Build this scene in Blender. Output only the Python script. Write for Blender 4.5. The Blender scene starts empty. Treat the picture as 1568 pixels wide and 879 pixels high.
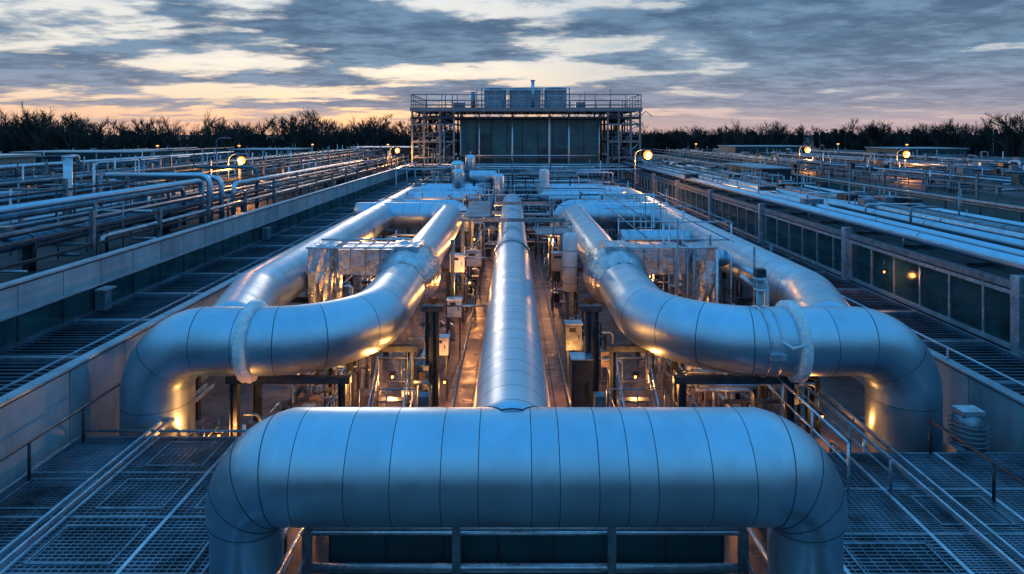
import bpy, math, random
from mathutils import Vector, Matrix
random.seed(7)
R=random.random
U=random.uniform
scene=bpy.context.scene
scene.view_settings.view_transform='Standard'
scene.view_settings.look='None'
scene.view_settings.exposure=0

# ------------------------------------------------------------------ materials
def newmat(name):
    m=bpy.data.materials.new(name); m.use_nodes=True
    nt=m.node_tree; b=nt.nodes['Principled BSDF']
    return m,nt,b
def surf(name,col,rough=.6,metal=0.0,var=.25,nscale=2.0,bump=.1,bscale=20,rvar=.12,col2=None,stretch=(1,1,1)):
    m,nt,b=newmat(name)
    N=nt.nodes; L=nt.links
    tc=N.new('ShaderNodeTexCoord'); mp=N.new('ShaderNodeMapping')
    mp.inputs['Scale'].default_value=stretch
    L.new(tc.outputs['Object'],mp.inputs['Vector'])
    n=N.new('ShaderNodeTexNoise'); n.inputs['Scale'].default_value=nscale; n.inputs['Detail'].default_value=8
    n.inputs['Roughness'].default_value=.62
    L.new(mp.outputs[0],n.inputs['Vector'])
    cr=N.new('ShaderNodeValToRGB')
    c2=col2 if col2 else tuple(c*(1-var*1.6) for c in col)
    c1=tuple(min(1,c*(1+var*.6)) for c in col)
    cr.color_ramp.elements[0].position=.32; cr.color_ramp.elements[0].color=(*c2,1)
    cr.color_ramp.elements[1].position=.68; cr.color_ramp.elements[1].color=(*c1,1)
    L.new(n.outputs['Fac'],cr.inputs[0]); L.new(cr.outputs[0],b.inputs['Base Color'])
    mr=N.new('ShaderNodeMapRange'); mr.inputs[1].default_value=.3; mr.inputs[2].default_value=.7
    mr.inputs[3].default_value=max(.05,rough-rvar); mr.inputs[4].default_value=min(1,rough+rvar)
    n2=N.new('ShaderNodeTexNoise'); n2.inputs['Scale'].default_value=nscale*2.3; n2.inputs['Detail'].default_value=5
    L.new(mp.outputs[0],n2.inputs['Vector'])
    L.new(n2.outputs['Fac'],mr.inputs[0]); L.new(mr.outputs[0],b.inputs['Roughness'])
    b.inputs['Metallic'].default_value=metal
    n3=N.new('ShaderNodeTexNoise'); n3.inputs['Scale'].default_value=bscale; n3.inputs['Detail'].default_value=4
    L.new(tc.outputs['Object'],n3.inputs['Vector'])
    bp=N.new('ShaderNodeBump'); bp.inputs['Strength'].default_value=bump; bp.inputs['Distance'].default_value=.05
    L.new(n3.outputs['Fac'],bp.inputs['Height']); L.new(bp.outputs[0],b.inputs['Normal'])
    return m
def emis(name,col,st):
    m,nt,b=newmat(name)
    b.inputs['Base Color'].default_value=(*col,1)
    b.inputs['Emission Color'].default_value=(*col,1); b.inputs['Emission Strength'].default_value=st
    return m

CLAD=[surf('aluminium_cladding_%d'%i,(.46+d,.63+d,.75+d),rough=.36+rr,metal=.9,var=.08,nscale=1.0,bump=.05,bscale=1.7,rvar=.05,stretch=(1.5,1.5,.8))
      for i,(d,rr) in enumerate([(0,0),(-.03,.025),(.025,-.02),(-.015,.035)])]
SEAM=surf('cladding_seam',(.04,.065,.09),rough=.6,metal=.4)
FOIL=surf('foil_wrap',(.52,.60,.67),rough=.32,metal=.9,var=.28,nscale=3,bump=.9,bscale=4.5,rvar=.12)
WRAP=surf('white_flange_wrap',(.84,.87,.9),rough=.5,var=.15,nscale=6,bump=.9,bscale=11)
GALV=surf('galvanised_steel',(.24,.31,.37),rough=.45,metal=.7,var=.3,nscale=5)
GALVL=surf('bright_galvanised_steel',(.54,.63,.71),rough=.34,metal=.75,var=.2,nscale=4)
DSTEEL=surf('dark_painted_steel',(.04,.06,.08),rough=.45,metal=.4,var=.35,nscale=5)
RPIPE=surf('weathered_rack_pipe',(.17,.25,.32),rough=.4,metal=.7,var=.35,nscale=1.5)
GRAT=surf('grating_steel',(.20,.27,.34),rough=.4,metal=.7,var=.5,nscale=1.2)
PANEL=surf('wall_panel_grey',(.31,.41,.46),rough=.5,var=.2,nscale=1.1,stretch=(1,1,.35),bump=.03)
PANEL2=surf('wall_panel_grey_b',(.26,.35,.40),rough=.5,var=.25,nscale=1.1,stretch=(1,1,.35),bump=.03)
CAP=surf('parapet_cap_metal',(.48,.57,.63),rough=.38,metal=.6,var=.2)
GLASS=surf('dark_green_glazing',(.02,.065,.075),rough=.15,var=.4,nscale=.8,bump=.02,rvar=.07)
LOUV=surf('louver_blades',(.14,.20,.27),rough=.42,metal=.45,var=.4,nscale=.6)
TEAL=surf('teal_sheet',(.03,.15,.18),rough=.5,var=.25,nscale=.5,bump=.05)
TEAL2=surf('teal_sheet_dark',(.015,.065,.08),rough=.5,var=.3,nscale=.5,bump=.05)
FLOOR=surf('brown_concrete_floor',(.14,.105,.095),rough=.4,var=.45,nscale=.9,bump=.15,bscale=12,rvar=.2)
DECK=surf('dark_roof_membrane',(.025,.038,.048),rough=.6,var=.5,nscale=.35,bump=.2,bscale=9)
EARTH=surf('dark_earth',(.03,.034,.032),rough=.9,var=.5,nscale=.05,bump=.3,bscale=2)
BARK=surf('bare_twigs',(.05,.038,.034),rough=.9,var=.4,nscale=.1)
BUSH=surf('undergrowth',(.018,.022,.024),rough=.95,var=.6,nscale=.15)
WHITE=surf('white_enamel',(.68,.72,.76),rough=.45,var=.12,nscale=4)
FAN=surf('pale_blue_fan_casing',(.45,.68,.84),rough=.45,var=.12,nscale=2)
BEIGE=surf('cabinet_beige',(.35,.32,.28),rough=.5,var=.2,nscale=3)
BLACK=surf('black_rubber',(.015,.018,.022),rough=.6,var=.3)
ORANGE=emis('sodium_lamp_glow',(1,.26,.035),2.6)
CORE=emis('sodium_lamp_core',(1,.62,.25),9)
WARM=emis('warm_lamp_glow',(1,.36,.08),3)

# ------------------------------------------------------------------ mesh builder
def fillet(pts,rad,n=12):
    pts=[Vector(p) for p in pts]
    out=[pts[0]]
    for i in range(1,len(pts)-1):
        r=rad[i-1] if isinstance(rad,(list,tuple)) else rad
        a,b,c=pts[i-1],pts[i],pts[i+1]
        d1=(a-b).normalized(); d2=(c-b).normalized()
        ang=d1.angle(d2)
        if ang>math.pi-.02: out.append(b); continue
        t=min(r/math.tan(ang/2),(a-b).length*.49 if i>1 else (a-b).length*.98,(c-b).length*.49 if i<len(pts)-2 else (c-b).length*.98)
        r=t*math.tan(ang/2)
        bis=(d1+d2).normalized()
        cen=b+bis*(r/math.sin(ang/2))
        v0=(b+d1*t)-cen; v1=(b+d2*t)-cen
        tot=v0.angle(v1); ax=v0.cross(v1).normalized()
        for k in range(n+1):
            out.append(cen+Matrix.Rotation(tot*k/n,3,ax)@v0)
    out.append(pts[-1])
    return out
class MB:
    def __init__(s): s.v=[];s.f=[];s.m=[];s.sm=[];s.mats=[]
    def mi(s,mat):
        if mat not in s.mats: s.mats.append(mat)
        return s.mats.index(mat)
    def box(s,x0,x1,y0,y1,z0,z1,mat,rot=None,piv=None):
        i=len(s.v)
        c=[(x0,y0,z0),(x1,y0,z0),(x1,y1,z0),(x0,y1,z0),(x0,y0,z1),(x1,y0,z1),(x1,y1,z1),(x0,y1,z1)]
        if rot is not None:
            p=Vector(((x0+x1)/2,(y0+y1)/2,(z0+z1)/2)) if piv is None else Vector(piv)
            c=[tuple(p+rot@(Vector(q)-p)) for q in c]
        s.v+=c; k=s.mi(mat)
        for f in [(0,3,2,1),(4,5,6,7),(0,1,5,4),(1,2,6,5),(2,3,7,6),(3,0,4,7)]:
            s.f.append(tuple(i+a for a in f)); s.m.append(k); s.sm.append(False)
    def cbox(s,c,d,mat,rot=None):
        s.box(c[0]-d[0]/2,c[0]+d[0]/2,c[1]-d[1]/2,c[1]+d[1]/2,c[2]-d[2]/2,c[2]+d[2]/2,mat,rot)
    def sweep(s,rings,rowmats,n=16,caps=True,wob=0):
        t0=rings[0][1]; up=Vector((0,0,1)) if abs(t0.z)<.9 else Vector((0,1,0))
        nrm=(up-t0*up.dot(t0)).normalized(); pt=t0
        base=len(s.v)
        for (c,t,r) in rings:
            q=pt.rotation_difference(t); nrm=(q@nrm); nrm=(nrm-t*nrm.dot(t)).normalized(); pt=t
            bn=t.cross(nrm)
            for k in range(n):
                a=2*math.pi*k/n
                rr=r*(1+(U(-wob,wob) if wob else 0))
                s.v.append(tuple(c+(nrm*math.cos(a)+bn*math.sin(a))*rr))
        for j in range(len(rings)-1):
            mk=s.mi(rowmats[j] if isinstance(rowmats,list) else rowmats)
            for k in range(n):
                a=base+j*n+k; b=base+j*n+(k+1)%n
                s.f.append((a,b,b+n,a+n)); s.m.append(mk); s.sm.append(True)
        if caps:
            mk=s.mi(rowmats[0] if isinstance(rowmats,list) else rowmats)
            s.f.append(tuple(base+k for k in range(n))[::-1]); s.m.append(mk); s.sm.append(False)
            e=base+(len(rings)-1)*n
            s.f.append(tuple(e+k for k in range(n))); s.m.append(mk); s.sm.append(False)
    def tangs(s,P):
        T=[]
        for i in range(len(P)):
            a=P[max(0,i-1)]; b=P[min(len(P)-1,i+1)]
            d=(P[i]-a).normalized()+(b-P[i]).normalized()
            T.append(d.normalized() if d.length>1e-6 else (b-a).normalized())
        return T
    def tube(s,pts,r,mat,n=8,rad=None,caps=True,fn=6,wob=0):
        P=[Vector(p) for p in pts]
        if rad: P=fillet(P,rad,fn)
        T=s.tangs(P)
        s.sweep([(p,t,r) for p,t in zip(P,T)],mat,n,caps,wob)
    def clad(s,pts,r,rad,spacing=.8,n=56,fn=18):
        P=fillet(pts,rad,fn)
        S=[0]
        for a,b in zip(P,P[1:]): S.append(S[-1]+(b-a).length)
        P2=[P[0]];S2=[0]
        for i in range(1,len(P)):
            if S[i]-S2[-1]>1e-4: P2.append(P[i]); S2.append(S[i])
        P,S=P2,S2; T=s.tangs(P)
        ev=[(S[i],P[i],T[i],0) for i in range(len(P))]
        def at(x):
            for i in range(len(S)-1):
                if S[i]<=x<=S[i+1]:
                    t=(x-S[i])/(S[i+1]-S[i]); return P[i].lerp(P[i+1],t),T[i].lerp(T[i+1],t).normalized()
        x=spacing*.6; seams=[]
        w=.008
        while x<S[-1]-.1:
            seams.append(x); x+=spacing*U(.85,1.15)
        for q in seams:
            p,t=at(q-w); ev.append((q-w,p,t,1))
            p,t=at(q+w); ev.append((q+w,p,t,2))
        ev.sort(key=lambda e:e[0])
        rm=[];cur=0;ins=False
        rings=[]
        for j,e in enumerate(ev):
            rings.append((e[1],e[2],r))
            if e[3]==1: ins=True
            if e[3]==2: ins=False; cur=random.randint(0,3)
            if j<len(ev)-1: rm.append(SEAM if ins else CLAD[cur])
        s.sweep(rings,rm,n)
    def band(s,c,axis,r,w,mat,n=48,wob=0):
        c=Vector(c);a=Vector(axis).normalized()
        s.sweep([(c-a*w/2,a,r*.97),(c-a*w/2,a,r),(c+a*w/2,a,r),(c+a*w/2,a,r*.97)],mat,n,False,wob)
    def rail(s,p0,p1,h=1.1,step=1.5,mat=None,rr=.022,mid=True,kick=False):
        mat=mat or GALV
        p0=Vector(p0);p1=Vector(p1);L=(p1-p0).length;k=max(1,round(L/step))
        up=Vector((0,0,1))
        s.tube([p0+up*h,p1+up*h],rr,mat,6)
        if mid: s.tube([p0+up*h*.55,p1+up*h*.55],rr*.8,mat,6)
        for i in range(k+1):
            q=p0.lerp(p1,i/k); s.tube([q,q+up*h],rr,mat,6)
    def build(s,name,parent=None):
        me=bpy.data.meshes.new(name); me.from_pydata(s.v,[],s.f)
        for m in s.mats: me.materials.append(m)
        me.polygons.foreach_set('material_index',s.m); me.polygons.foreach_set('use_smooth',s.sm)
        me.update()
        o=bpy.data.objects.new(name,me); bpy.context.collection.objects.link(o)
        if parent: o.parent=parent
        return o
def empty(name,loc=(0,0,0)):
    e=bpy.data.objects.new(name,None); e.location=loc; bpy.context.collection.objects.link(e); return e
def lamp(parent,loc,power,col=(1,.42,.12),rad=.08):
    l=bpy.data.lights.new('bulb','POINT'); l.energy=power; l.color=col; l.shadow_soft_size=rad
    o=bpy.data.objects.new('bulb',l); o.location=loc; bpy.context.collection.objects.link(o)
    if parent: o.parent=parent
    return o

ZP=3.0; CAM=8.0
g=MB(); g.box(-3000,3000,-400,5000,-1,0,EARTH); g.build('ground')
g=MB(); g.box(-10,11.2,2,86,.004,.02,FLOOR)
g.build('floor')

# ------------------------------------------------------------------ big pipes
m=MB(); YF=9.37; r0=.80; r1=.52; gp=.12
PL=-3.36; PR=3.78; pz=ZP-r0-gp
rings=[];rm=[]
def add(c,t,r,mt):
    rings.append((Vector(c),Vector(t).normalized(),r)); rm.append(mt)
def xy(side,px):
    out=[]
    n=20
    for k in range(n+1):
        th=math.pi/2*k/n
        r=r1+(r0-r1)*(k/n)
        d=gp+r
        out.append((Vector((px+side*d*math.cos(th),YF,pz+d*math.sin(th))),Vector((-side*math.sin(th),0,math.cos(th))),r,th))
    return out
el=xy(-1,PL)
add((el[0][0].x,YF,0),(0,0,1),r1,CLAD[0]); add((el[0][0].x,YF,1.0),(0,0,1),r1,SEAM); add((el[0][0].x,YF,1.02),(0,0,1),r1,CLAD[1])
for k,e in enumerate(el): 
    add(e[0],e[1],e[2],CLAD[(k//5)%4])
x=PL+.25
while x<PR-.2:
    add((x,YF,ZP),(1,0,0),r0,SEAM); add((x+.012,YF,ZP),(1,0,0),r0,random.choice(CLAD)); x+=U(.38,.78)
el=xy(1,PR)[::-1]
for k,e in enumerate(el): add(e[0],Vector((math.sin(e[3]),0,-math.cos(e[3]))),e[2],CLAD[(k//5)%4])
add((el[-1][0].x,YF,1.0),(0,0,-1),r1,SEAM); add((el[-1][0].x,YF,.98),(0,0,-1),r1,CLAD[0]); add((el[-1][0].x,YF,0),(0,0,-1),r1,CLAD[0])
m.sweep(rings,rm[:-1],72)
for side,px in((-1,PL),(1,PR)):
    for kf in(.12,.38,.66,.9):
        th=math.pi/2*kf; r=r1+(r0-r1)*kf; d=gp+r
        c=Vector((px+side*d*math.cos(th),YF,pz+d*math.sin(th))); a=Vector((-side*math.sin(th),0,math.cos(th)))
        m.band(c,a,r+.005,.012,SEAM,72)
m.clad([(0,YF+.05,ZP+.135),(0,46,ZP),(0,46,.2)],.68,1.1,.62)
pts=[]
for k in range(41):
    a=-math.pi/2+math.pi*k/40
    xx=.69*math.sin(a); zz=ZP+.135+.69*math.cos(a)
    dz=min(r0+.002,zz-ZP); yy=YF+math.sqrt(max(0,(r0+.004)**2-dz*dz))
    pts.append((xx,yy,zz))
m.tube(pts,.010,SEAM,6)
for y in(24.6,25.2): m.band((0,y,ZP+.08),(0,1,0),.75,.12,GALVL)
m.band((0,24.9,ZP+.08),(0,1,0),.71,.3,DSTEEL)
m.build('front_header_pipe')

m=MB()
m.clad([(-8.55,15,0),(-8.55,15,ZP),(-3.65,15,ZP),(-3.65,38,ZP),(-9.5,38,ZP)],.80,[1.15,2.6,1.8],.95)
m.clad([(-7.0,15.2,ZP),(-7.9,19.0,ZP),(-7.9,50,ZP),(-2.6,50,ZP)],.78,[3,1.6],.85)
m.build('insulated_loop_pipe')
m=MB()
m.clad([(9.45,15,0),(9.45,15,ZP),(3.65,15,ZP),(3.65,38,ZP),(9.5,38,ZP)],.80,[1.15,2.6,1.8],.95)
m.clad([(7.9,15.2,ZP),(9.1,19.0,ZP),(9.1,50,ZP),(2.6,50,ZP)],.78,[3,1.6],.85)
m.band((5.95,15,ZP),(1,0,0),.825,.04,GALVL); m.band((6.2,15,ZP),(1,0,0),.825,.04,GALVL)
m.cbox((6.07,14.15,ZP-.1),(.35,.1,.14),GALVL); m.tube([(6.1,14.3,3.3),(6.4,14.15,3.1),(6.7,14.1,3.2)],.04,WHITE,8)
m.build('insulated_loop_pipe')
for x in(-6.25,6.75):
    m=MB(); c=Vector((x,15,ZP));a=Vector((1,0,.0)).normalized()
    n=64; prof=[(-.13,.80),(-.125,.88),(-.09,.95),(-.03,.93),(.03,.96),(.09,.94),(.125,.88),(.13,.80)]
    m.sweep([(c+a*p[0],a,p[1]) for p in prof],WRAP,n,False,.012)
    m.build('wrapped_flange')
for sgn in(-1,1):
    m=MB()
    m.clad([(sgn*9.0,42,ZP),(sgn*3.2,42,ZP),(sgn*3.2,42,0)],.55,1.0,.7,32)
    m.clad([(sgn*8.4,46,ZP+.2),(sgn*2.6,46,ZP+.2),(sgn*2.6,60,ZP+.2)],.5,1.0,.7,32)
    m.clad([(sgn*8,55,ZP),(sgn*2.4,55,ZP)],.6,1.0,.7,32)
    m.build('cross_header_pipe')

def crumple(m,x0,x1,y0,y1,z0,z1,mat,nx=8,amp=.05):
    def q(o,u,v,nu,nv):
        b=len(m.v);o=Vector(o);u=Vector(u);v=Vector(v);nn=u.cross(v).normalized();k=m.mi(mat)
        for j in range(nv+1):
            for i in range(nu+1):
                e=(i in(0,nu) or j in(0,nv))
                p=o+u*(i/nu)+v*(j/nv)+(Vector((0,0,0)) if e else nn*U(-amp,amp))
                m.v.append(tuple(p))
        for j in range(nv):
            for i in range(nu):
                a=b+j*(nu+1)+i; m.f.append((a,a+1,a+nu+2));m.f.append((a,a+nu+2,a+nu+1)); m.m+=[k,k]; m.sm+=[False,False]
    dx,dy,dz=x1-x0,y1-y0,z1-z0
    q((x0,y0,z0),(dx,0,0),(0,0,dz),nx,nx); q((x1,y1,z0),(-dx,0,0),(0,0,dz),nx,nx)
    q((x0,y1,z0),(0,-dy,0),(0,0,dz),nx,nx); q((x1,y0,z0),(0,dy,0),(0,0,dz),nx,nx)
    q((x0,y0,z1),(dx,0,0),(0,dy,0),nx,nx); q((x0,y1,z0),(dx,0,0),(0,-dy,0),nx,nx)
for sgn in(-1,1):
    m=MB()
    def X(a,b): 
        a,b=sgn*a,sgn*b; return (min(a,b),max(a,b))
    a,b=X(4.0,5.95); m.box(a,b,21.2,22.7,3.2,4.05,FOIL)
    for q in(4.5,5.0,5.5):
        a,b=X(q,q+.03); m.box(a,b,21.18,22.72,3.18,4.07,GALV)
    a,b=X(3.2,4.1); crumple(m,a,b,21.3,22.6,3.3,4.12,FOIL,5,.04)
    prof=[(20.2,.81),(20.6,.90),(21.0,1.0),(21.5,1.08),(22.3,1.10),(22.9,1.02),(23.6,.9),(23.7,.81)]
    m.sweep([(Vector((sgn*3.65,y,ZP)),Vector((0,1,0)),r) for y,r in prof],FOIL,28,False,.022)
    a,b=X(6.2,7.0); crumple(m,a,b,21.3,22.7,1.7,4.05,FOIL,6,.06)
    for q in(5.97,6.18):
        m.tube([(sgn*q,21.1,0),(sgn*q,21.1,4.1)],.035,GALV,6)
    m.tube([(sgn*4,21.1,4.12),(sgn*7,21.1,4.12)],.035,GALVL,6)
    m.tube([(sgn*4,22.8,4.12),(sgn*7,22.8,4.12)],.035,GALVL,6)
    m.build('foil_wrapped_duct')

m=MB()
def hframe(x,y,w,zt,mat=DSTEEL):
    for d in(-w/2,w/2):
        m.box(x+d-.09,x+d-.07,y-.09,y+.09,0.02,zt,mat); m.box(x+d+.07,x+d+.09,y-.09,y+.09,0.02,zt,mat)
        m.box(x+d-.07,x+d+.07,y-.01,y+.01,0.02,zt-.001,mat)
        m.cbox((x+d,y,.05),(.4,.4,.05),GALV)
    m.box(x-w/2-.2,x+w/2+.2,y-.08,y+.08,zt,zt+.16,mat)
for y in range(12,46,5):
    hframe(0,y+.5,1.1,2.15)
    for sgn,xo in((-1,7.9),(1,9.1)):
        if y>16:
            hframe(sgn*3.65,y+.2,1.7,1.98); hframe(sgn*xo,y+.2,1.7,1.98)
for sgn in(-1,1):
    hframe(sgn*5.4,15,2.6,1.98); hframe(sgn*2.25,17.5,.2,3.0)
    m.box(sgn*2.15-.13,sgn*2.15+.13,15.1,15.4,0.02,1.6,GALV)
m.build('pipe_support_frame')

def skid(name,x0,x1,y0,y1,zmax,dens,seed,zb=0.02):
    random.seed(seed); m=MB()
    A=(x1-x0)*(y1-y0)
    for i in range(int(dens*A*.5)):
        x=U(x0,x1);y=U(y0,y1);h=U(.4,zmax)
        m.tube([(x,y,zb),(x,y,zb+h)],U(.02,.05),random.choice([GALV,DSTEEL,GALVL]),6)
    for i in range(int(dens*A*.35)):
        x=U(x0,x1-.3);y=U(y0,y1);z=zb+U(.3,zmax);L=U(.4,(x1-x0)*.8)
        x2=min(x1,x+L)
        m.tube([(x,y,z),(x2,y,z),(x2,y,zb+.1)],U(.02,.07),random.choice([GALV,GALVL,DSTEEL,GALVL]),8,rad=.15)
    for i in range(int(dens*A*.35)):
        x=U(x0,x1);y=U(y0,y1-.4);z=zb+U(.2,zmax);L=U(.6,3)
        y2=min(y1,y+L)
        m.tube([(x,y,z),(x,y2,z),(x,y2,zb+.05)],U(.02,.06),random.choice([GALV,GALVL,DSTEEL]),8,rad=.15)
    for i in range(int(dens*A*.22)):
        x=U(x0+.2,x1-.2);y=U(y0,y1);w=U(.15,.45);h=U(.2,.7);z=zb+(0 if R()<.5 else U(.3,zmax*.6))
        mt=random.choice([GALV,WHITE,BEIGE,DSTEEL,DSTEEL])
        m.cbox((x,y,z+h/2),(w,w*U(.6,1.2),h),mt); m.cbox((x,y,z+h+.012),(w+.05,w*1.0,.02),GALV)
        m.cbox((x,y-w*.62,z+h*.6),(w*.6,.015,h*.4),BLACK)
    for i in range(int(dens*A*.15)):
        x=U(x0+.2,x1-.2);y=U(y0,y1);z=zb+U(.4,zmax*.8)
        m.band((x,y,z),(1,0,0),.13,.2,GALV,12); m.band((x-.13,y,z),(1,0,0),.18,.04,GALVL,12); m.band((x+.13,y,z),(1,0,0),.18,.04,GALVL,12)
        m.tube([(x-.4,y,z),(x+.4,y,z)],.08,GALV,8); m.tube([(x,y,z),(x,y,z+.35)],.02,GALV,6)
        m.band((x,y,z+.35),(0,0,1),.14,.03,DSTEEL,12)
    return m.build(name)
skid('process_skid',-7.0,-4.5,16.2,21,1.7,3.2,1)
skid('process_skid',4.5,8.0,16.2,21,1.7,3.0,2)
skid('process_skid',-6.9,-4.7,23,37,2.6,2.6,3)
skid('process_skid',4.7,8.1,23,37,3.2,2.8,4)
skid('process_skid',-3.3,-2.2,16.5,24,1.6,2.4,5)
skid('process_skid',2.3,3.3,16.5,24,1.6,2.4,6)
skid('process_skid',-2.8,-1.7,26,40,2.6,2.2,7)
skid('process_skid',1.8,2.8,26,40,2.6,2.2,8)
skid('process_skid',-9,9,51,76,4.6,1.0,9)
skid('process_skid',-9.5,9.5,39,50,3.9,1.1,10)
skid('process_skid',8.0,11,24,44,3.4,.9,14)
skid('process_skid',-7.5,-4.5,13.2,15,1.4,3.5,11)
skid('process_skid',4.6,8,13.2,15,1.6,3.5,12)

m=MB(); random.seed(33)
for i in range(20):
    x=U(5.2,8.2);y=U(20,34)
    m.tube([(x,y,0),(x,y,U(3.6,5.2))],U(.02,.05),random.choice([GALV,GALVL]),6)
for y in(24,29,34):
    for z in(3.9,4.6): m.tube([(5,y,z),(8.4,y,z)],.03,GALVL,6)
for x in(5.2,8.2):
    for z in(4.0,4.7): m.tube([(x,23,z),(x,35,z)],.03,GALV,6)
m.clad([(5.2,24.5,3.1),(8.4,24.5,3.1)],.33,.3,.6,24)
m.clad([(5.0,28.5,3.2),(8.2,28.5,3.2)],.4,.3,.6,24)
m.build('instrument_frame')
m=MB()
m.tube([(6.35,15.9,2.2),(6.35,15.9,4.3)],.09,GALV,12); m.tube([(6.6,16.1,2.6),(6.6,16.1,4.15),(6.1,16.4,4.5)],.07,GALVL,10,rad=.2)
m.band((6.35,15.9,4.3),(0,0,1),.17,.06,GALVL,16); m.band((6.35,15.9,4.02),(0,0,1),.15,.05,GALVL,16)
m.cbox((6.35,15.9,4.45),(.24,.24,.2),DSTEEL); m.tube([(6.2,15.9,4.1),(5.9,16,4.35)],.05,GALVL,8)
m.build('relief_valve')

def vessel(name,x,y,r,z0,z1,mat=None):
    m=MB(); c=lambda z:Vector((x,y,z)); t=Vector((0,0,1))
    mat=mat or CLAD[2]
    m.sweep([(c(z0),t,r),(c(z1-.15*r*4),t,r),(c(z1-r*.3),t,r*.92),(c(z1-.08*r),t,r*.6),(c(z1),t,.04)],mat,28)
    k=z0+.3
    while k<z1-r: m.band(c(k),t,r+.012,.03,GALV,28); k+=.6
    m.tube([c(z1-.05),c(z1+.3)],.05,GALVL,8); m.band(c(z1+.3),t,.1,.04,GALV,12)
    for a in(0,2.1,4.2): m.tube([(x+r*.8*math.cos(a),y+r*.8*math.sin(a),0),(x+r*.8*math.cos(a),y+r*.8*math.sin(a),z0+.1)],.04,DSTEEL,6)
    return m.build(name)
vessel('vertical_vessel',2.15,23,.27,2.2,4.35,WHITE)
vessel('vertical_vessel',-1.0,47,.42,1.5,5.0)
vessel('vertical_vessel',2.6,50,.4,1.5,5.2,WHITE)
vessel('vertical_vessel',-4.3,50,.5,2.5,5.2)
vessel('vertical_vessel',-4.9,56,.6,2.5,5.6)
vessel('vertical_vessel',-4.0,60,.5,2.5,6)
m=MB(); m.clad([(-3.6,52.5,4.4),(-1.3,52.5,4.4)],.5,.2,.6,28)
for x in(-3.2,-1.7): m.box(x-.1,x+.1,52.2,52.8,0,3.95,DSTEEL)
m.build('horizontal_drum')

def cabinet(x,y,w,d,h,mt,legs=.5):
    m=MB()
    m.box(x,x+w,y,y+d,legs,legs+h,mt); m.box(x-.03,x+w+.03,y-.03,y+d+.03,legs+h+.001,legs+h+.03,GALVL)
    m.box(x+.04,x+w-.04,y-.02,y-.001,legs+.06,legs+h-.06,mt); m.box(x+w-.12,x+w-.09,y-.045,y-.021,legs+h*.4,legs+h*.6,BLACK)
    m.box(x+.1,x+w*.6,y-.026,y-.021,legs+h*.72,legs+h*.88,BLACK)
    for a in(x+.04,x+w-.08):
        for b in(y+.02,y+d-.06): m.box(a,a+.04,b,b+.04,.02,legs,DSTEEL)
    m.build('control_cabinet')
for a in[(-2.35,18.5,.45,.3,.5,WHITE,1.4),(-2.3,22,.5,.3,.6,WHITE,1.5),(-2.6,26,.6,.4,.7,WHITE,2.2),(1.65,17.0,.55,.5,1.5,DSTEEL,.3),(1.7,19.5,.5,.4,.8,GALV,1.2),(1.8,28,.7,.4,.8,BEIGE,1.8),(-2.2,30,.7,.4,.7,WHITE,1.6)]: cabinet(*a)
m=MB()
for y,z in((29,3.9),(24,3.9),(36,3.9)):
    for x in(-2.3,2.3): m.box(x-.07,x+.07,y-.07,y+.07,.02,z,GALV)
    if y!=24: m.box(-2.5,2.5,y-.08,y+.08,z,z+.16,GALV)
m.box(.9,2.3,24.1,26,4.07,4.12,GRAT); m.rail((.9,24.1,4.1),(2.3,24.1,4.1),.5,.7)
m.box(-2.3,-1,29.1,36,4.07,4.12,GRAT); m.rail((-1,29.1,4.1),(-1,35.9,4.1),.9,1.2)
m.tube([(-2.3,29,2.2),(-.9,29,2.2)],.04,GALVL); m.tube([(-2.3,22,1.9),(-.9,22,1.9)],.04,GALVL)
m.build('portal_platform')

m=MB()
for y in range(12,50,3): m.box(-1.9,1.9,y,y+.02,.021,.026,BLACK)
for x in(-1.2,1.25): m.box(x,x+.03,10,50,.021,.028,BLACK)
m.tube([(-1.75,11,.1),(-1.75,40,.1)],.05,GALV,8); m.tube([(1.7,11,.1),(1.7,40,.1)],.04,GALV,8)
m.build('floor_conduit')

def stair(x,y,sgn):
    m=MB()
    for i in range(6):
        m.box(x,x+.8,y+i*.26,y+i*.26+.22,.2+i*.2,.24+i*.2,GRAT)
    for a in(x-.03,x+.8):
        m.box(a,a+.03,y-.1,y+1.5,.1,.25,GALVL,Matrix.Rotation(.65,3,'X'),(a,y,.15))
        m.tube([(a,y,.2),(a,y,1.2),(a,y+1.45,2.3),(a,y+1.45,1.2)],.022,GALVL,6)
        m.tube([(a,y,.75),(a,y+1.45,1.85)],.018,GALV,6)
    m.build('access_stair')
stair(-3.4,14.4,1); stair(2.7,14.4,1)
m=MB()
for sgn in(-1,1):
    for y in(15.8,18):
        m.rail((sgn*2.5,y,0),(sgn*3.9,y,0),1.5,.75,GALV)
    m.rail((sgn*2.5,13.6,0),(sgn*2.5,16.5,0),1.3,.8,GALV)
    m.rail((sgn*4.3,13.5,0),(sgn*4.3,16.5,0),1.7,.8,GALV)
m.build('guard_rail')

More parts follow.
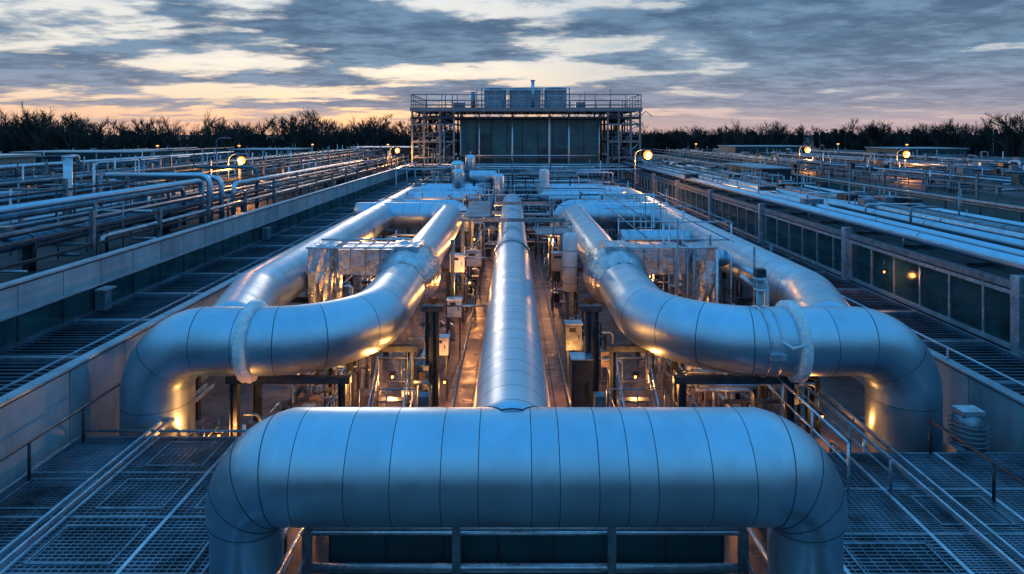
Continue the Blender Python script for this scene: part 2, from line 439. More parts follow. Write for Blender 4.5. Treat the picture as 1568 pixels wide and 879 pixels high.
def grating(name,x0,x1,y0,y1,z,pw,pl,seed):
    random.seed(seed); m=MB()
    nx=max(1,round((x1-x0)/pw)); ny=max(1,round((y1-y0)/pl)); w=(x1-x0)/nx; l=(y1-y0)/ny
    for i in range(nx+1):
        x=x0+i*w; m.box(x-.035,x+.035,y0,y1,z-.15,z+.014,GALVL)
    for j in range(ny+1):
        y=y0+j*l; m.box(x0,x1,y-.03,y+.03,z-.152,z+.010,GALV)
    for i in range(nx):
        for j in range(ny):
            a=x0+i*w+.03;b=a+w-.06;c=y0+j*l+.03;d=c+l-.06
            if R()<.4 and l>1:
                iw=U(.1,.35)
                for (p,q,rr,ss) in((a+iw,b-.2,c+.2,c+.24),(a+iw,b-.2,d-.24,d-.2),(a+iw,a+iw+.04,c+.24,d-.24),(b-.24,b-.2,c+.24,d-.24)):
                    m.box(p,q,rr,ss,z-.01,z+.02,GALV)
            q=c+.03
            st=.085 if R()<.7 else .06
            while q<d-.01:
                m.box(a,b,q-.012,q+.012,z-.04,z,GRAT); q+=st
            q=a+.1
            st=.12 if R()<.7 else .2
            while q<b:
                m.box(q-.008,q+.008,c,d,z-.03,z+.004,GRAT); q+=st
    for i in range(nx+1):
        for j in range(0,ny+1,2): m.box(x0+i*w-.05,x0+i*w+.05,y0+j*l-.05,y0+j*l+.05,.02,z-.16,DSTEEL)
    return m.build(name)
grating('grating_walkway',-9.7,-4.3,5.2,13.9,1.2,1.8,1.45,1)
grating('grating_walkway',5.2,10.9,5.2,13.2,1.2,1.9,1.33,2)
grating('grating_walkway',-4.2,5.1,11.4,13.2,1.1,1.55,.9,3)
m=MB()
for x in(-8.15,-7.95): m.box(x,x+.05,4.5,16.5,1.28,1.36,GALVL)
for x in(7.75,8.0): m.box(x,x+.05,4.5,16.5,1.28,1.36,GALVL)
for x in(-5.0,-4.75): m.box(x,x+.04,5,13,1.24,1.3,GALV)
m.build('walkway_kerb_rail')
m=MB()
m.rail((-9.45,4.5,1.22),(-9.45,15.2,1.22),.75,1.6,DSTEEL,.03,False)
m.rail((8.9,4.5,1.22),(8.9,13.2,1.22),.7,1.6,DSTEEL,.03,False)
m.rail((6.4,11.8,1.22),(6.4,17.5,1.22),.9,1.6,GALVL,.028)
m.rail((7.2,11.8,1.22),(7.2,17.5,1.22),.6,1.6,GALV,.028)
m.rail((-4.3,13.95,1.2),(-9.6,13.95,1.2),.12,1.5,GALV,.03,False)
m.build('walkway_handrail')
m=MB()
Y=10.6
for z in(1.28,.6): m.tube([(-3.55,Y,z),(4.0,Y,z)],.06,GALVL,10)
for z in(1.1,.45): m.tube([(-3.5,Y+.12,z),(4.0,Y+.12,z)],.035,GALVL,8)
for x in(-3.5,-.95,1.7,3.95): 
    m.box(x-.07,x+.07,Y-.07,Y+.07,.02,1.4,GALV)
for x in(-3.5,-3.75,3.95,4.3):
    m.tube([(x,Y,1.42),(x,5.2,1.42)],.045,GALVL,8); m.tube([(x,Y,.8),(x,5.2,.8)],.03,GALV,8)
for x in(-3.5,3.95):
    for y in(6,7.5,9): m.tube([(x,y,0),(x,y,1.42)],.035,GALV,6)
m.build('front_guard_rail')
m=MB(); m.box(-3.2,3.7,10.85,10.9,.02,1.05,TEAL2)
for i in range(8): m.box(-3.2+i*.98,-3.16+i*.98,10.82,10.849,.02,1.05,DSTEEL)
m.build('skirting_panel')

m=MB(); c=lambda z:Vector((10.0,13.6,z)); t=Vector((0,0,1))
m.cbox((10,13.6,.35),(.8,.8,.7),DSTEEL)
m.sweep([(c(.7),t,.30),(c(1.7),t,.30),(c(1.85),t,.25),(c(1.9),t,.1)],GALV,24)
z=.78
while z<1.75: m.band(c(z),t,.37,.025,GALV,24); z+=.1
m.cbox((10,13.6,1.93),(.5,.35,.1),GALVL)
m.cbox((9.6,13.4,1.1),(.2,.3,.3),GALV); m.tube([(9.6,13.4,1.0),(9.3,13.4,.9),(9.3,13.4,.1)],.03,BLACK,6,rad=.1)
m.build('pump_motor')

# ------------------------------------------------------------------ left side
def panelwall(name,x,y0,y1,z0,z1,step,face,t=.15,two=None):
    m=MB(); y=y0;i=0; random.seed(int(abs(x)*10))
    m.box(min(x,x-face*t),max(x,x-face*t),y0,y1,z0,z1-.01,DSTEEL)
    while y<y1:
        e=min(y+step-.03,y1); mt=random.choice([PANEL,PANEL,PANEL2])
        o=.03
        xa,xb=(x+.001,x+o) if face>0 else (x-o,x-.001)
        if two:
            m.box(xa,xb,y,e,two+.03,z1-.06,mt)
            m.box(xa-.0,xb-.01*face if face>0 else xb,y,e,z0,two-.03,GLASS)
            m.box(xa,xb+.02 if face>0 else xb,y-.04,y+.0,z0,two-.03,DSTEEL)
        else: m.box(xa,xb,y,e,z0,z1-.06,mt)
        y+=step;i+=1
    a=x-face*(t+.05);b=x+face*.08
    m.box(min(a,b),max(a,b),y0,y1,z1,z1+.05,CAP)
    if two: 
        b2=x+face*.06; m.box(min(x+.001*face,b2),max(x+.001*face,b2),y0,y1,two-.03,two+.03,CAP)
    return m.build(name)
panelwall('panel_wall',-10,2,86,0,2.7,2.0,1)
panelwall('parapet_wall',-12.6,3,86,2.5,4.2,1.6,1,two=3.42)
panelwall('panel_wall',11.2,2,86,0,2.1,2.2,-1)
def louvers(name,x0,x1,y0,y1,z,step,seed):
    random.seed(seed); m=MB(); m.box(x0,x1,y0,y1,z-.4,z-.3,BLACK)
    y=y0;bay=0
    while y<y1:
        if bay%14==0: m.box(x0,x1,y-.1,y+.1,z-.15,z+.04,GALV)
        else: m.box(x0,x1,y-.06,y+.06,z-.05,z-.03,LOUV,Matrix.Rotation(-.25+U(-.05,.05),3,'X'))
        y+=step;bay+=1
    for x in(x0+.03,x1-.05): m.box(x-.05,x+.05,y0,y1,z-.14,z+.05,LOUV)
    m.build(name)
louvers('louver_roof',-12.55,-10.2,3,86,2.66,.21,1)
louvers('louver_roof',11.4,13.5,3,86,2.06,.21,2)
m=MB(); m.box(-12.5,-12.2,18.6,18.9,2.7,3.3,GALV); m.box(-12.45,-12.1,18.5,19,3.3,3.35,GALVL); m.box(-12.5,-12.2,31,31.4,2.7,3.3,GALV)
m.build('roof_junction_box')

m=MB(); m.box(-70,-12.75,2,118,0,3.6,DECK); 
m.box(-70,-69.8,2,118,3.6,4.1,CAP); m.box(-69.8,-12.8,117.8,118,3.6,4.0,CAP)
m.build('plant_building')
def rack(name,x0,x1,y0,y1,zb,levels,npipe,seed,bay=4,rmin=.05,rmax=.2,mats=None):
    random.seed(seed); m=MB(); mats=mats or [RPIPE,RPIPE,GALV,DSTEEL,RPIPE,GALVL]
    y=y0
    while y<=y1:
        for x in(x0,x1): m.box(x-.07,x+.07,y-.07,y+.07,zb,levels[-1]+.1+U(0,.5),GALV)
        for z in levels: m.box(x0,x1,y-.05,y+.05,z-.1,z,GALV)
        y+=bay
    for z in levels:
        for x in(x0,x1): m.box(x-.04,x+.04,y0,y1,z-.09,z-.01,DSTEEL)
        for i in range(npipe):
            x=U(x0+.2,x1-.2);r=U(rmin,rmax);a=y0+(U(0,(y1-y0)*.5) if R()<.4 else 0);b=y1-(U(0,(y1-y0)*.4) if R()<.4 else 0)
            mt=random.choice(mats)
            pts=[(x,a,z+r),(x,b,z+r)]
            if R()<.4:
                k=U(a+2,b-2); hh=U(.4,.8)
                if b-a>10: pts=[(x,a,z+r),(x,k,z+r),(x,k,z+r+hh),(x,k+1.2,z+r+hh),(x,k+1.2,z+r),(x,b,z+r)]
            if a>y0: pts=[(x,a,zb)]+pts
            m.tube(pts,r,mt,10,rad=r*2)
            if R()<.5:
                k=U(y0,y1); m.band((x,k,z+r),(0,1,0),r*1.5,.08,GALVL,12); m.band((x,k+.12,z+r),(0,1,0),r*1.5,.08,GALVL,12)
                m.tube([(x,k+.06,z+r),(x,k+.06,z+r+.5)],.02,GALV,6)
    for i in range(int((y1-y0)/1.1)):
        y=U(y0,y1);x=U(x0,x1);m.tube([(x,y,zb),(x,y,levels[-1]+U(-.3,1.1))],U(.02,.06),random.choice([GALVL,GALV,DSTEEL]),6)
    for i in range(int((y1-y0)/2)):
        y=U(y0,y1);x=U(x0,x1-.6);L=U(.6,x1-x0);z=U(zb+.2,levels[-1]+.3)
        m.tube([(x,y,z),(min(x1,x+L),y,z)],U(.03,.07),random.choice([GALVL,GALV,RPIPE]),6)
    for i in range(int((y1-y0)/3)):
        y=U(y0,y1);x=U(x0,x1-.6);w=U(.3,.9);m.cbox((x,y,zb+U(.3,1.5)),(w,U(.3,1),U(.3,.9)),random.choice([DSTEEL,GALV,DSTEEL,TEAL2]))
    return m.build(name)
rack('pipe_rack',-16.6,-14.2,9,86,3.6,[4.3,4.9],3,1,rmin=.03,rmax=.09)
rack('pipe_rack',-21.5,-18.0,9,86,3.6,[4.3,5.1,5.8],4,2,rmin=.03,rmax=.12)
rack('pipe_rack',-30,-25,12,100,3.6,[4.5,5.3],5,3,rmax=.14)
rack('pipe_rack',-42,-36,20,110,3.6,[4.4,5.2],6,4)
rack('pipe_rack',-60,-50,30,112,3.6,[4.5,5.3],6,5,bay=6)
m=MB()
m.tube([(-15.6,8,4.55),(-15.6,86,4.55)],.2,RPIPE,20)
for y in range(12,86,8): m.band((-15.6,y,4.55),(0,1,0),.26,.08,GALV,16); m.box(-15.7,-15.5,y-.1,y+.1,3.6,4.36,DSTEEL)
m.tube([(-15.0,8,5.75),(-15.0,30,5.75),(-15.0,30,3.7)],.12,CLAD[1],16,rad=.4,fn=8)
m.tube([(-15.45,8,5.45),(-15.45,29.2,5.45),(-15.45,29.2,3.7)],.10,RPIPE,16,rad=.4,fn=8)
m.tube([(-20,30.6,5.95),(-14.9,30.6,5.95),(-14.9,30.6,3.7)],.14,CLAD[2],16,rad=.5,fn=8)
m.tube([(-20,31.4,5.8),(-14.7,31.4,5.8),(-14.7,31.4,3.7)],.13,CLAD[0],16,rad=.5,fn=8)
m.tube([(-14.5,32.3,3.7),(-14.5,32.3,5.4),(-14.5,60,5.4)],.12,CLAD[1],16,rad=.4,fn=8)
m.tube([(-14.6,35.5,3.7),(-14.6,35.5,6.1),(-18,35.5,6.1)],.1,RPIPE,16,rad=.4,fn=8)
m.build('expansion_loop_pipe')
m=MB(); m.tube([(-18.4,25.7,3.6),(-18.4,25.7,7.05)],.16,GALVL,16); m.band((-18.4,25.7,7.05),(0,0,1),.21,.08,GALVL,16); m.band((-18.4,25.7,3.7),(0,0,1),.3,.1,GALV,16); m.box(-18.6,-18.4,25.6,25.8,6.85,7.1,GALVL); m.build('vent_stack')
m=MB(); m.box(-52,-43,50,56,3.6,6.0,BEIGE); m.box(-52.3,-42.7,49.7,56.3,6.0,6.2,CAP)
for i in range(9): m.box(-52+i,-51.96+i,49.96,49.999,3.6,6,DSTEEL)
m.box(-46,-45,49.93,49.99,3.6,5.6,DSTEEL); m.box(-50.5,-48.5,49.93,49.99,4.6,5.5,GLASS)
m.build('site_shed')
def shed(x0,x1,y0,y1,z0,z1,mt):
    m=MB(); m.box(x0,x1,y0,y1,z0,z1,mt); m.box(x0-.2,x1+.2,y0-.2,y1+.2,z1,z1+.12,PANEL2)
    n=int((x1-x0)/1.2)
    for i in range(n): m.box(x0+i*1.2+.3,x0+i*1.2+.9,y0-.03,y0-.001,z0+(z1-z0)*.4,z0+(z1-z0)*.8,GLASS)
    m.build('plant_shed')
shed(-58,-44,72,80,3.6,5.8,TEAL2); shed(-40,-31,88,96,3.6,5.7,DSTEEL); shed(-24,-14,92,100,3.6,5.9,TEAL2)

# ------------------------------------------------------------------ right side
m=MB()
m.box(13.75,21.5,2,86,0,3.95,DECK)
y=8
while y<86:
    m.box(13.45,13.75,y-.15,y+.15,2.06,4.2,GALVL); y+=8.6
y=4
while y<86:
    m.box(13.70,13.749,y+.05,y+1.3,2.25,3.6,GLASS); m.box(13.66,13.74,y-.04,y+.04,2.1,3.75,GALVL); y+=1.4
m.box(13.6,13.745,2,86,3.62,3.74,GALVL); m.box(13.55,13.747,2,86,3.8,4.0,GALV); m.box(13.64,13.746,2,86,2.1,2.24,CAP)
m.build('glazed_facade_building')
m=MB(); random.seed(50)
xs=[14.2,14.75,15.3,15.8,16.6,17.1,17.9,18.4,18.9,19.6,20.2]
for i,x in enumerate(xs):
    r=[.2,.12,.14,.09,.18,.14,.14,.11,.16,.1,.12][i]
    ys=3 if i<5 else U(3,5); ye=86 if i!=6 else 60
    z=4.25+(.0 if i%2 else .12)
    mt=[CLAD[2],GALVL,CLAD[0],GALV,CLAD[1]][i%5]
    if i in(5,6,7,8): pts=[(x,ys,z),(x,28+i*.6,z),(x-.9,30+i*.6,z),(x-.9,ye,z)]
    else: pts=[(x,ys,z),(x,ye,z)]
    m.tube(pts,r,mt,14,rad=.6)
    y=ys+U(2,6)
    while y<80: 
        if i not in(5,6,7,8) or y<27: m.band((x,y,z),(0,1,0),r+.03,.06,GALVL,14)
        y+=U(5,10)
y=4
while y<86:
    m.box(13.9,20.6,y-.06,y+.06,3.98,4.06,DSTEEL); y+=3
m.box(13.8,14.0,3,86,4.4,4.46,CAP)
for y in range(8,84,7): m.tube([(13.9,y,3.95),(13.9,y,4.43)],.03,GALV,6)
m.build('pipe_bundle')
m=MB(); random.seed(77)
for i in range(40):
    x=U(14,21);y=U(30,84);w=U(.3,1.0);m.cbox((x,y,4.6),(w,U(.3,1.2),U(.1,.4)),random.choice([DSTEEL,GALV,DSTEEL]))
for i in range(80):
    x=U(14,21);y=U(26,84);m.tube([(x,y,3.9),(x,y,U(4.6,5.6))],.035,GALV,6)
for i in range(25):
    x=U(14,18);y=U(24,84);z=U(4.5,5.2);m.tube([(x,y,3.95),(x,y,z),(x+U(1,3),y,z),],.05,random.choice([GALV,GALVL]),6,rad=.15)
m.build('rack_equipment')
m=MB(); m.box(21.5,28,2,100,0,2.5,DECK); m.build('lower_roof_deck')
m=MB(); m.box(28,75,10,125,0,3.86,DECK); m.box(27.96,27.999,10,125,2.5,3.7,TEAL)
for i in range(38): m.box(27.93,27.959,10+i*3,10.05+i*3,2.5,3.7,DSTEEL)
m.box(27.85,28.2,10,125,3.87,3.98,CAP); m.box(27.9,27.995,10,125,3.72,3.8,CAP)
m.build('long_hall_building')
rack('pipe_rack',30,34,25,120,3.86,[4.4,4.9],5,21,bay=5,rmax=.14)
rack('pipe_rack',38,44,30,120,3.86,[4.3,4.9],5,22,bay=6,rmax=.14)
rack('pipe_rack',50,60,35,122,3.86,[4.3,4.9],6,23,bay=6,rmax=.16)
rack('pipe_rack',22,25,35,95,2.5,[3.1,3.6],5,24,rmax=.14)
shed(36,48,100,108,3.86,5.9,TEAL2); shed(56,66,90,98,3.86,5.8,TEAL2); shed(24,27,60,70,2.5,4.6,DSTEEL)
m=MB()
m.rail((28.3,12,3.98),(28.3,124,3.98),1.0,3,GALV,.03)
m.build('roof_edge_railing')
m=MB(); m.rail((11.3,10,2.15),(11.3,80,2.15),.3,3,CAP,.03,False); m.tube([(-10.1,3,2.95),(-10.1,86,2.95)],.03,GALV,6); m.build('wall_top_conduit')

# ------------------------------------------------------------------ end cooling tower structure
ct=empty('cooling_plant_building')
m=MB(); YB=80; random.seed(3)
x0,x1=-6.6,11.2
m.box(x0,x1,YB,YB+14,0,9.85,TEAL2)
nx=9
for i in range(nx):
    for j in range(4):
        a=x0+.1+i*(x1-x0)/nx; b=a+(x1-x0)/nx-.15; z=2.4+j*1.86
        m.box(a,b,YB-.06,YB-.001,z,z+1.78,TEAL2 if R()<.12 else TEAL)
        for k in range(5): m.box(a,b,YB-.10,YB-.061,z+.2+k*.34,z+.25+k*.34,TEAL2)
for x in(-6.6,-4.2,0.05,4.8,7.3,11.2): m.tube([(x,YB-.35,0),(x,YB-.35,10.8)],.14 if x in(0.05,7.3,4.8) else .1,GALVL if x!=4.8 else WHITE,10)
m.tube([(x0,YB-.4,5.2),(x1,YB-.4,5.2)],.11,GALVL,8); m.tube([(x0,YB-.4,4.9),(x1,YB-.4,4.9)],.06,GALV,8)
m.tube([(x0-1,YB-.6,2.4),(x1+1,YB-.6,2.4)],.14,GALVL,8)
m.build('enclosure',ct)
m=MB()
cols=[-12.7,-11.2,-9.2,-7.4,12.2,13.6,15.1,16.3]
for x in cols:
    for y in(YB-1,YB+5,YB+12): m.box(x-.12,x+.12,y-.12,y+.12,0,11.0,GALV if y<YB else DSTEEL)
for side in((-12.7,-7.4),(12.2,16.3)):
    a,b=side
    for z in(3,5,7,9.2):
        m.box(a,b,YB-1.1,YB-.9,z-.1,z+.1,GALV); m.box(a,b,YB-1,YB+12,z+.1,z+.14,DSTEEL)
        m.rail((a,YB-1,z+.14),(b,YB-1,z+.14),1,1.3,GALV,.035)
        for x in(a,b): m.box(x-.08,x+.08,YB-1,YB+12,z-.08,z+.08,DSTEEL)
    for i,(za,zb) in enumerate(((0,3),(3,5),(5,7),(7,9.2),(9.2,10.9))):
        m.tube([(a,YB-1,za),(b,YB-1,zb)] if i%2 else [(b,YB-1,za),(a,YB-1,zb)],.06,GALV,6)
        mid=(a+b)/2; m.tube([(mid,YB-1,za),(b,YB-1,zb)],.05,GALVL,6)
        for q in range(3): m.cbox((U(a+.8,b-.8),YB+U(0,8),za+.8),(U(.8,1.8),1.5,U(.8,1.6)),random.choice([DSTEEL,TEAL2]))
    for k in range(14):
        x=U(a,b); yy=YB-1.3+U(0,4); m.tube([(x,yy,0),(x,yy,U(5,11))],U(.05,.13),random.choice([GALVL,GALV,DSTEEL]),8)
m.box(-12.9,16.5,YB-1.3,YB+13,10.9,11.25,DSTEEL); m.box(-12.95,16.55,YB-1.4,YB-1.301,10.85,11.35,GALV)
m.box(-12.8,16.4,YB-1.2,YB+12,9.95,10.2,DSTEEL)
x=-12.6
while x<16.4: m.tube([(x,YB-1.2,10.2),(x+.8,YB-1.2,10.88)],.05,GALV,5); m.tube([(x+.8,YB-1.2,10.88),(x+1.6,YB-1.2,10.2)],.05,GALV,5); x+=1.6
m.rail((-12.8,YB-1.2,11.3),(16.4,YB-1.2,11.3),1.7,1.9,GALV,.06)
m.tube([(-12.8,YB-1.2,11.7),(16.4,YB-1.2,11.7)],.05,GALV,6)
m.rail((-12.8,YB+12,11.3),(16.4,YB+12,11.3),1.7,1.9,GALV,.06)
for x in(-12.8,16.4): m.rail((x,YB-1.2,11.3),(x,YB+12,11.3),1.7,1.9,GALV,.06)
m.build('steel_frame',ct)
for x,r,h in((-2.2,1.4,2.5),(.9,1.2,2.5),(2.75,.95,2.5),(5.7,1.4,2.55)):
    m=MB(); c=lambda z:Vector((x,YB+1.5,z)); t=Vector((0,0,1))
    m.sweep([(c(11.25),t,r*.9),(c(11.5),t,r),(c(11.5+h*.8),t,r),(c(11.5+h*.8),t,r+.1),(c(11.5+h),t,r+.1),(c(11.5+h),t,r-.05),(c(11.5+h*.7),t,r-.1)],FAN,28)
    for k in range(8):
        a=math.pi*2*k/8; m.box(x+(r+.03)*math.cos(a)-.03,x+(r+.03)*math.cos(a)+.03,YB+1.5+(r+.03)*math.sin(a)-.03,YB+1.5+(r+.03)*math.sin(a)+.03,11.3,11.5+h*.8,WHITE)
    for z in(12.1,12.9): m.band(c(z),t,r+.04,.05,WHITE,28)
    m.build('fan_stack',ct)
m=MB()
m.tube([(2.7,YB+.5,11.2),(2.7,YB+.5,14.9)],.22,GALVL,12); m.band((2.7,YB+.5,14.9),(0,0,1),.3,.15,GALV,12)
m.tube([(-5,YB,11.2),(-5,YB,13.4)],.3,GALV,12); m.tube([(-4.6,YB+1,11.2),(-4.6,YB+1,13.8)],.06,GALV,8)
for x in(-8.6,-7.7,9.4,12.7): m.tube([(x,YB,11.2),(x,YB,13.3+U(-.3,.6))],.07,GALV,6)
for x in(-3.9,-.5,3.9,7.4): m.tube([(x,YB,11.2),(x,YB,13.9)],.08,GALV,6)
m.tube([(-3.9,YB,13.9),(7.4,YB,13.9)],.05,GALV,6)
m.cbox((9,YB+2,11.7),(1.2,1,.9),GALV); m.cbox((-7,YB+2,11.7),(1.5,1,.8),GALV)
m.build('roof_vents',ct)
m=MB(); random.seed(5)
for z in(2.6,4.2):
    for y in(66,72,77):
        m.tube([(-13,y,z),(16,y,z)],.1,GALVL,8)
    for x in range(-12,17,3): m.tube([(x,62,z),(x,79,z)],.07,GALV,8)
for x in range(-12,17,2):
    for y in(64,70,77): m.tube([(x+U(-.5,.5),y,0),(x,y,U(3,5.5))],.07,random.choice([GALV,DSTEEL,GALVL]),6)
m.build('interconnecting_pipe_frame')

# ------------------------------------------------------------------ lamps
def globe(m,c,r,mat):
    t=Vector((0,0,1)); m.sweep([(Vector(c)+t*(-r*math.cos(math.pi*q/8)),t,max(.01,r*math.sin(math.pi*q/8))) for q in range(9)],mat,16)
def streetlamp(x,y,zb,zt,arm=1.0,lit=True,r=.3):
    e=empty('street_lamp',(x,y,zb)); h=zt-zb
    m=MB(); m.tube([(0,0,0),(0,0,h+.45),(arm,0,h+.55)],.045,GALV,8,rad=.5); m.band((0,0,.1),(0,0,1),.14,.2,GALV,12); m.build('pole',e)
    m=MB(); m.cbox((arm+.15,0,h+.5),(.6,.25,.1),GALV); m.build('head',e)
    if lit:
        m=MB(); globe(m,(arm+.15,0,h+.1),r,ORANGE); globe(m,(arm+.15,-r*.62,h+.1),r*.58,CORE); m.build('bulb_globe',e)
        lamp(e,(arm+.15,0,h-r-.15),900,(1,.36,.08),rad=.3)
for a in((-18.3,40,3.6,6.2,.7,1,.25),(9.9,50,0,6.2,.9,1,.36),(32.4,70,3.86,6.1,.8,1,.32),(37.2,60,3.86,5.95,.8,1,.3),(-14.8,75,3.6,5.9,.8,1,.3),(-28.6,60,3.6,7.1,.9,0,.2)): streetlamp(*a)
def worklight(x,y,z,p,col=(1,.36,.08)):
    e=empty('work_light',(x,y,z))
    m=MB(); m.cbox((0,0,.09),(.18,.18,.05),DSTEEL); m.tube([(0,0,.1),(0,0,.4)],.015,GALV,6)
    m.build('housing',e); m=MB(); m.sweep([(Vector((0,0,.06-.03*q)),Vector((0,0,1)),.035*math.sin(math.pi*(q+.4)/3.8)) for q in range(4)],WARM,10); m.build('bulb_glass',e)
    lamp(e,(0,0,-.12),p,col)
for a in[(-3.2,16.6,1.5,190),(-4.8,14.6,.9,80),(-6.9,14.6,.9,80),(3.3,16.6,1.5,120),(5.2,14.6,.9,60),(7.9,15.8,.8,35),(-1.9,17.5,1.0,120),(1.9,18.5,.9,80),(-1.7,25,2.0,190),(-2.0,33,2.4,260),(-5.7,26,2.0,160),(-5.9,33,2.3,220),(-5.6,19.3,1.4,120),(5.6,19.3,1.4,60),(6,27,1.8,80),(2.0,33,2.4,130),(-1.8,40,2.6,200),(13.2,22,3.1,14),(-6.4,43.5,3,120)]: worklight(*a)
e=empty('wall_light',(-46,49.6,5.8)); m=MB(); m.cbox((0,0,0),(.3,.2,.15),DSTEEL); m.build('housing',e); lamp(e,(0,-1.2,-.1),450)
m=MB(); random.seed(9)
for (x,y,z) in((-44,100,6.0),(-60,105,5.9),(-36,112,6.0),(35,118,6),(62,118,6),(70,110,6),(-22,110,6)):
    m.tube([(x,y,3.6),(x,y,z)],.06,GALV,6); m.cbox((x,y,z+.08),(.3,.3,.16),WARM)
m.build('bollard_lights')

# ------------------------------------------------------------------ trees
def tree_geo(m,x,y,h,rng,levels=4,rmin=.04):
    k=m.mi(BARK)
    def seg(p,q,r0,r1):
        r0=max(r0,rmin); r1=max(r1,rmin*.7)
        d=(q-p).normalized(); s=d.cross(Vector((0,1,0.01)));
        if s.length<1e-3: s=Vector((1,0,0))
        s.normalize(); u=d.cross(s)
        b=len(m.v)
        for (c,r) in((p,r0),(q,r1)):
            for a in range(3):
                an=a*2.094; m.v.append(tuple(c+(s*math.cos(an)+u*math.sin(an))*r))
        for a in range(3):
            a2=(a+1)%3; m.f.append((b+a,b+a2,b+3+a2,b+3+a)); m.m.append(k); m.sm.append(False)
    def grow(p,d,L,r,lev):
        q=p+d*L; seg(p,q,r,r*.6)
        if lev==0: return
        nb=rng.randint(3,4) if lev>1 else rng.randint(4,6)
        for i in range(nb):
            t=rng.uniform(.45,1.0) if i else 1
            w=.95 if lev==levels else .7
            nd=(d+Vector((rng.uniform(-w,w),rng.uniform(-w,w),rng.uniform(-.15,.35)))).normalized()
            grow(p+d*L*t,nd,L*rng.uniform(.58,.8),r*.6,lev-1)
    grow(Vector((x,y,0)),Vector((rng.uniform(-.08,.08),0,1)).normalized(),h*.36,h*.022,levels)
def tree_mass(name,specs,seed):
    rng=random.Random(seed); m=MB(); kb=m.mi(BUSH)
    for (xa,xb,yb,yv,h,n,hb) in specs:
        for i in range(n):
            x=rng.uniform(xa,xb); y=yb+rng.uniform(-yv,yv)
            tree_geo(m,x,y,h*rng.uniform(.78,1.12)*(1+.1*math.sin(x*.09)),rng,4)
        for i in range(int((xb-xa)*60)):
            x=rng.uniform(xa,xb); y=yb+yv+rng.uniform(-3,8); top=hb*(1+.10*math.sin(x*.23)+.07*math.sin(x*.71)+.05*math.sin(x*1.9)); z=top*(1-rng.random()**1.6*.6)
            s=rng.uniform(.2,.45); b=len(m.v)
            for a in range(3):
                m.v.append((x+rng.uniform(-s,s),y+rng.uniform(-s,s)*.5,max(0,z+rng.uniform(-s,s))))
            m.f.append((b,b+1,b+2)); m.m.append(kb); m.sm.append(False)
        x=xa
        while x<xb:
            y=yb+yv+rng.uniform(4,9); z=hb*(1+.10*math.sin(x*.23)+.07*math.sin(x*.71))*rng.uniform(.84,.96); wd=rng.uniform(.6,1.1); b=len(m.v)
            m.v+=[(x-wd,y,0),(x+wd,y,0),(x+wd*rng.uniform(.6,1),y,z*.93),(x+rng.uniform(-.2,.2),y,z),(x-wd*rng.uniform(.6,1),y,z*.92)]
            m.f.append((b,b+1,b+2,b+3,b+4)); m.m.append(kb); m.sm.append(False)
            x+=rng.uniform(.3,.6)
    return m.build(name)
tree_mass('distant_tree_line',[(-165,-60,150,12,13.2,95,8.5),(-62,-5,165,12,12.6,62,8.4),(-5,110,215,14,11.4,85,8.8),(108,215,200,14,13,80,9.2)],3)
tree_mass('distant_tree_line',[(-330,-150,190,15,14,70,10),(210,400,230,15,15,60,10)],4)
rng=random.Random(12)
for (x,y,h) in((-118,132,14),(-96,135,13.5),(-34,150,13.5),(-26,148,13),(152,185,17),(160,188,15),(112,190,13)):
    m=MB(); tree_geo(m,0,0,h,rng,5); o=m.build('bare_tree'); o.location=(x,y,0)

# ------------------------------------------------------------------ world
w=bpy.data.worlds.new('World'); scene.world=w; w.use_nodes=True
nt=w.node_tree; N=nt.nodes; L=nt.links; N.clear()
def math_(op,a,b=None,clamp=False):
    n=N.new('ShaderNodeMath'); n.operation=op; n.use_clamp=clamp
    for i,v in enumerate((a,b)):
        if v is None: continue
        if isinstance(v,(int,float)): n.inputs[i].default_value=v
        else: L.new(v,n.inputs[i])
    return n.outputs[0]
def mr(v,a,b,c=0,d=1,sm=True):
    n=N.new('ShaderNodeMapRange'); n.interpolation_type='SMOOTHSTEP' if sm else 'LINEAR'
    L.new(v,n.inputs[0]); 
    for i,q in enumerate((a,b,c,d)): n.inputs[i+1].default_value=q
    return n.outputs[0]
def mix(f,a,b,bt='MIX'):
    n=N.new('ShaderNodeMix'); n.data_type='RGBA'; n.blend_type=bt
    if isinstance(f,(int,float)): n.inputs[0].default_value=f
    else: L.new(f,n.inputs[0])
    for i,v in ((6,a),(7,b)):
        if isinstance(v,tuple): n.inputs[i].default_value=(*v,1)
        else: L.new(v,n.inputs[i])
    return n.outputs[2]
tc=N.new('ShaderNodeTexCoord'); sp=N.new('ShaderNodeSeparateXYZ'); L.new(tc.outputs['Generated'],sp.inputs[0])
X_,Y_,Z_=sp.outputs
Zc=math_('MAXIMUM',Z_,0)
den=math_('ADD',Zc,.10)
u=math_('DIVIDE',X_,den); v=math_('DIVIDE',Y_,den)
cb=N.new('ShaderNodeCombineXYZ'); L.new(math_('MULTIPLY',u,.75),cb.inputs[0]); L.new(v,cb.inputs[1]); cb.inputs[2].default_value=3.3
def noise(scale,det,rough,dist,off):
    n=N.new('ShaderNodeTexNoise'); n.inputs['Scale'].default_value=scale; n.inputs['Detail'].default_value=det; n.inputs['Roughness'].default_value=rough; n.inputs['Distortion'].default_value=dist
    mp=N.new('ShaderNodeMapping'); mp.inputs['Location'].default_value=off; L.new(cb.outputs[0],mp.inputs[0]); L.new(mp.outputs[0],n.inputs['Vector']); return n.outputs['Fac']
n1=noise(1.05,6,.52,.1,(4.2,2.4,0)); n2=noise(3.6,9,.62,.1,(5,2,1))
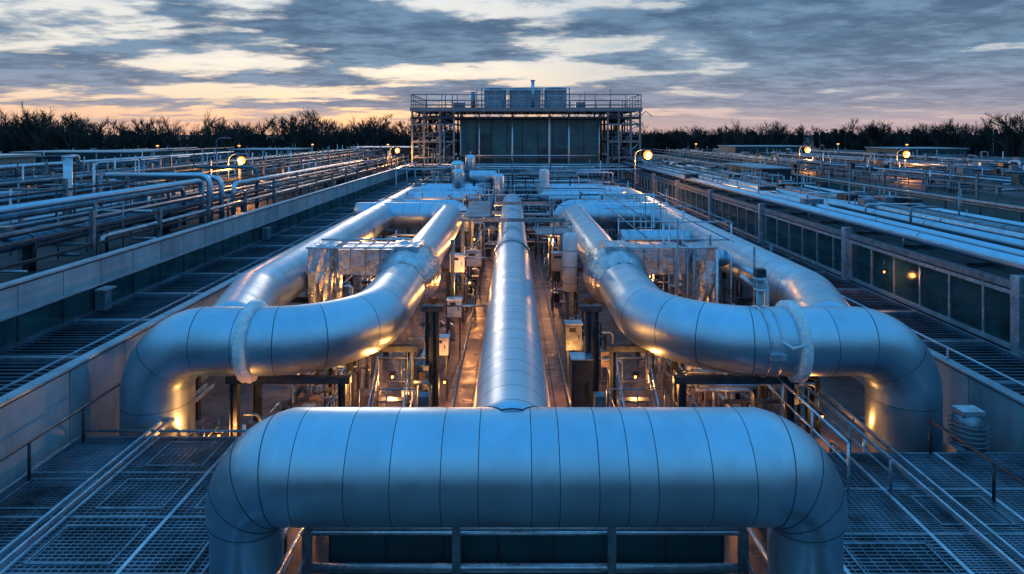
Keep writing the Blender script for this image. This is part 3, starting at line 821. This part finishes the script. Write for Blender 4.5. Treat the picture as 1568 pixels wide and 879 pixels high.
def ramp(stops):
    cr=N.new('ShaderNodeValToRGB'); L.new(Zc,cr.inputs[0]); E=cr.color_ramp.elements
    E[0].position=stops[0][0]; E[0].color=(*stops[0][1],1); E[1].position=stops[-1][0]; E[1].color=(*stops[-1][1],1)
    for p,c in stops[1:-1]:
        e=E.new(p); e.color=(*c,1)
    return cr.outputs[0]
A=ramp([(0,(.66,.38,.30)),(.03,(.82,.52,.36)),(.06,(.84,.65,.48)),(.11,(.80,.76,.69)),(.2,(.66,.72,.76)),(.35,(.16,.44,.76)),(1,(.07,.40,.90))])
B=ramp([(0,(.46,.34,.37)),(.035,(.56,.45,.46)),(.07,(.36,.41,.50)),(.12,(.16,.29,.43)),(.2,(.07,.20,.36)),(.4,(.13,.44,.80)),(1,(.07,.40,.90))])
D=ramp([(0,(.07,.17,.27)),(.1,(.09,.22,.35)),(.25,(.12,.34,.56)),(.5,(.12,.44,.82)),(1,(.07,.40,.90))])
side=mr(math_('SUBTRACT',X_,math_('MULTIPLY',Y_,.12)),-.2,.3)
back=mr(Y_,.42,-.1)
clear=mix(side,A,B)
ns=N.new('ShaderNodeTexSky'); ns.sky_type='NISHITA'; ns.sun_disc=False; ns.sun_elevation=math.radians(3); ns.sun_rotation=math.radians(-12)
clear=mix(1.0,clear,mix(1.0,ns.outputs[0],(.008,.009,.011),'MULTIPLY'),'ADD')
C=ramp([(0,(.28,.25,.30)),(.04,(.22,.23,.30)),(.08,(.14,.185,.27)),(.13,(.095,.155,.245)),(.2,(.07,.13,.225)),(.4,(.10,.32,.58)),(1,(.07,.33,.70))])
C2=ramp([(0,(.40,.34,.38)),(.05,(.31,.33,.42)),(.1,(.21,.30,.42)),(.2,(.15,.26,.39)),(.4,(.13,.41,.70)),(1,(.08,.38,.82))])
cloudc=mix(mr(n2,.38,.66),C,C2)
thr=math_('ADD',n1,math_('MULTIPLY',side,.06))
thr=math_('ADD',thr,math_('MULTIPLY',math_('SUBTRACT',n2,.5),.34))
mask=mr(thr,.42,.54)
fade=mr(Zc,.0,.05,.25,1)
fade2=mr(Zc,.25,.6,1,.35)
mask=math_('MULTIPLY',math_('MULTIPLY',mask,fade),fade2)
sky=mix(mask,clear,cloudc)
edge=math_('MULTIPLY',mr(thr,.37,.42),mr(thr,.48,.42))
edge=math_('MULTIPLY',math_('MULTIPLY',edge,mr(Zc,.03,.08)),mr(Zc,.5,.25))
sky=mix(math_('MULTIPLY',edge,.5),sky,(.76,.71,.65))
backsky=mix(math_('MULTIPLY',mask,.35),D,C)
sky=mix(back,sky,backsky)
below=mr(Z_,-.06,0.0)
sky=mix(below,(.02,.04,.06),sky)
bg=N.new('ShaderNodeBackground'); L.new(sky,bg.inputs[0]); bg.inputs[1].default_value=1.12
out=N.new('ShaderNodeOutputWorld'); L.new(bg.outputs[0],out.inputs[0])

sl=bpy.data.lights.new('sun','SUN'); sl.energy=.35; sl.angle=math.radians(10); sl.color=(1,.76,.6)
so=bpy.data.objects.new('sun',sl); bpy.context.collection.objects.link(so)
d=Vector((-math.sin(math.radians(12)),math.cos(math.radians(12)),math.tan(math.radians(6))))
so.rotation_euler=(d).to_track_quat('Z','Y').to_euler()

cd=bpy.data.cameras.new('camera'); co=bpy.data.objects.new('camera',cd); bpy.context.collection.objects.link(co)
co.location=(0,0,CAM); co.rotation_euler=(math.radians(90),0,0)
cd.sensor_width=36; cd.lens=36*950/1568; cd.shift_y=-(439.5-205)/1568; cd.clip_end=8000; cd.clip_start=.1
scene.camera=co
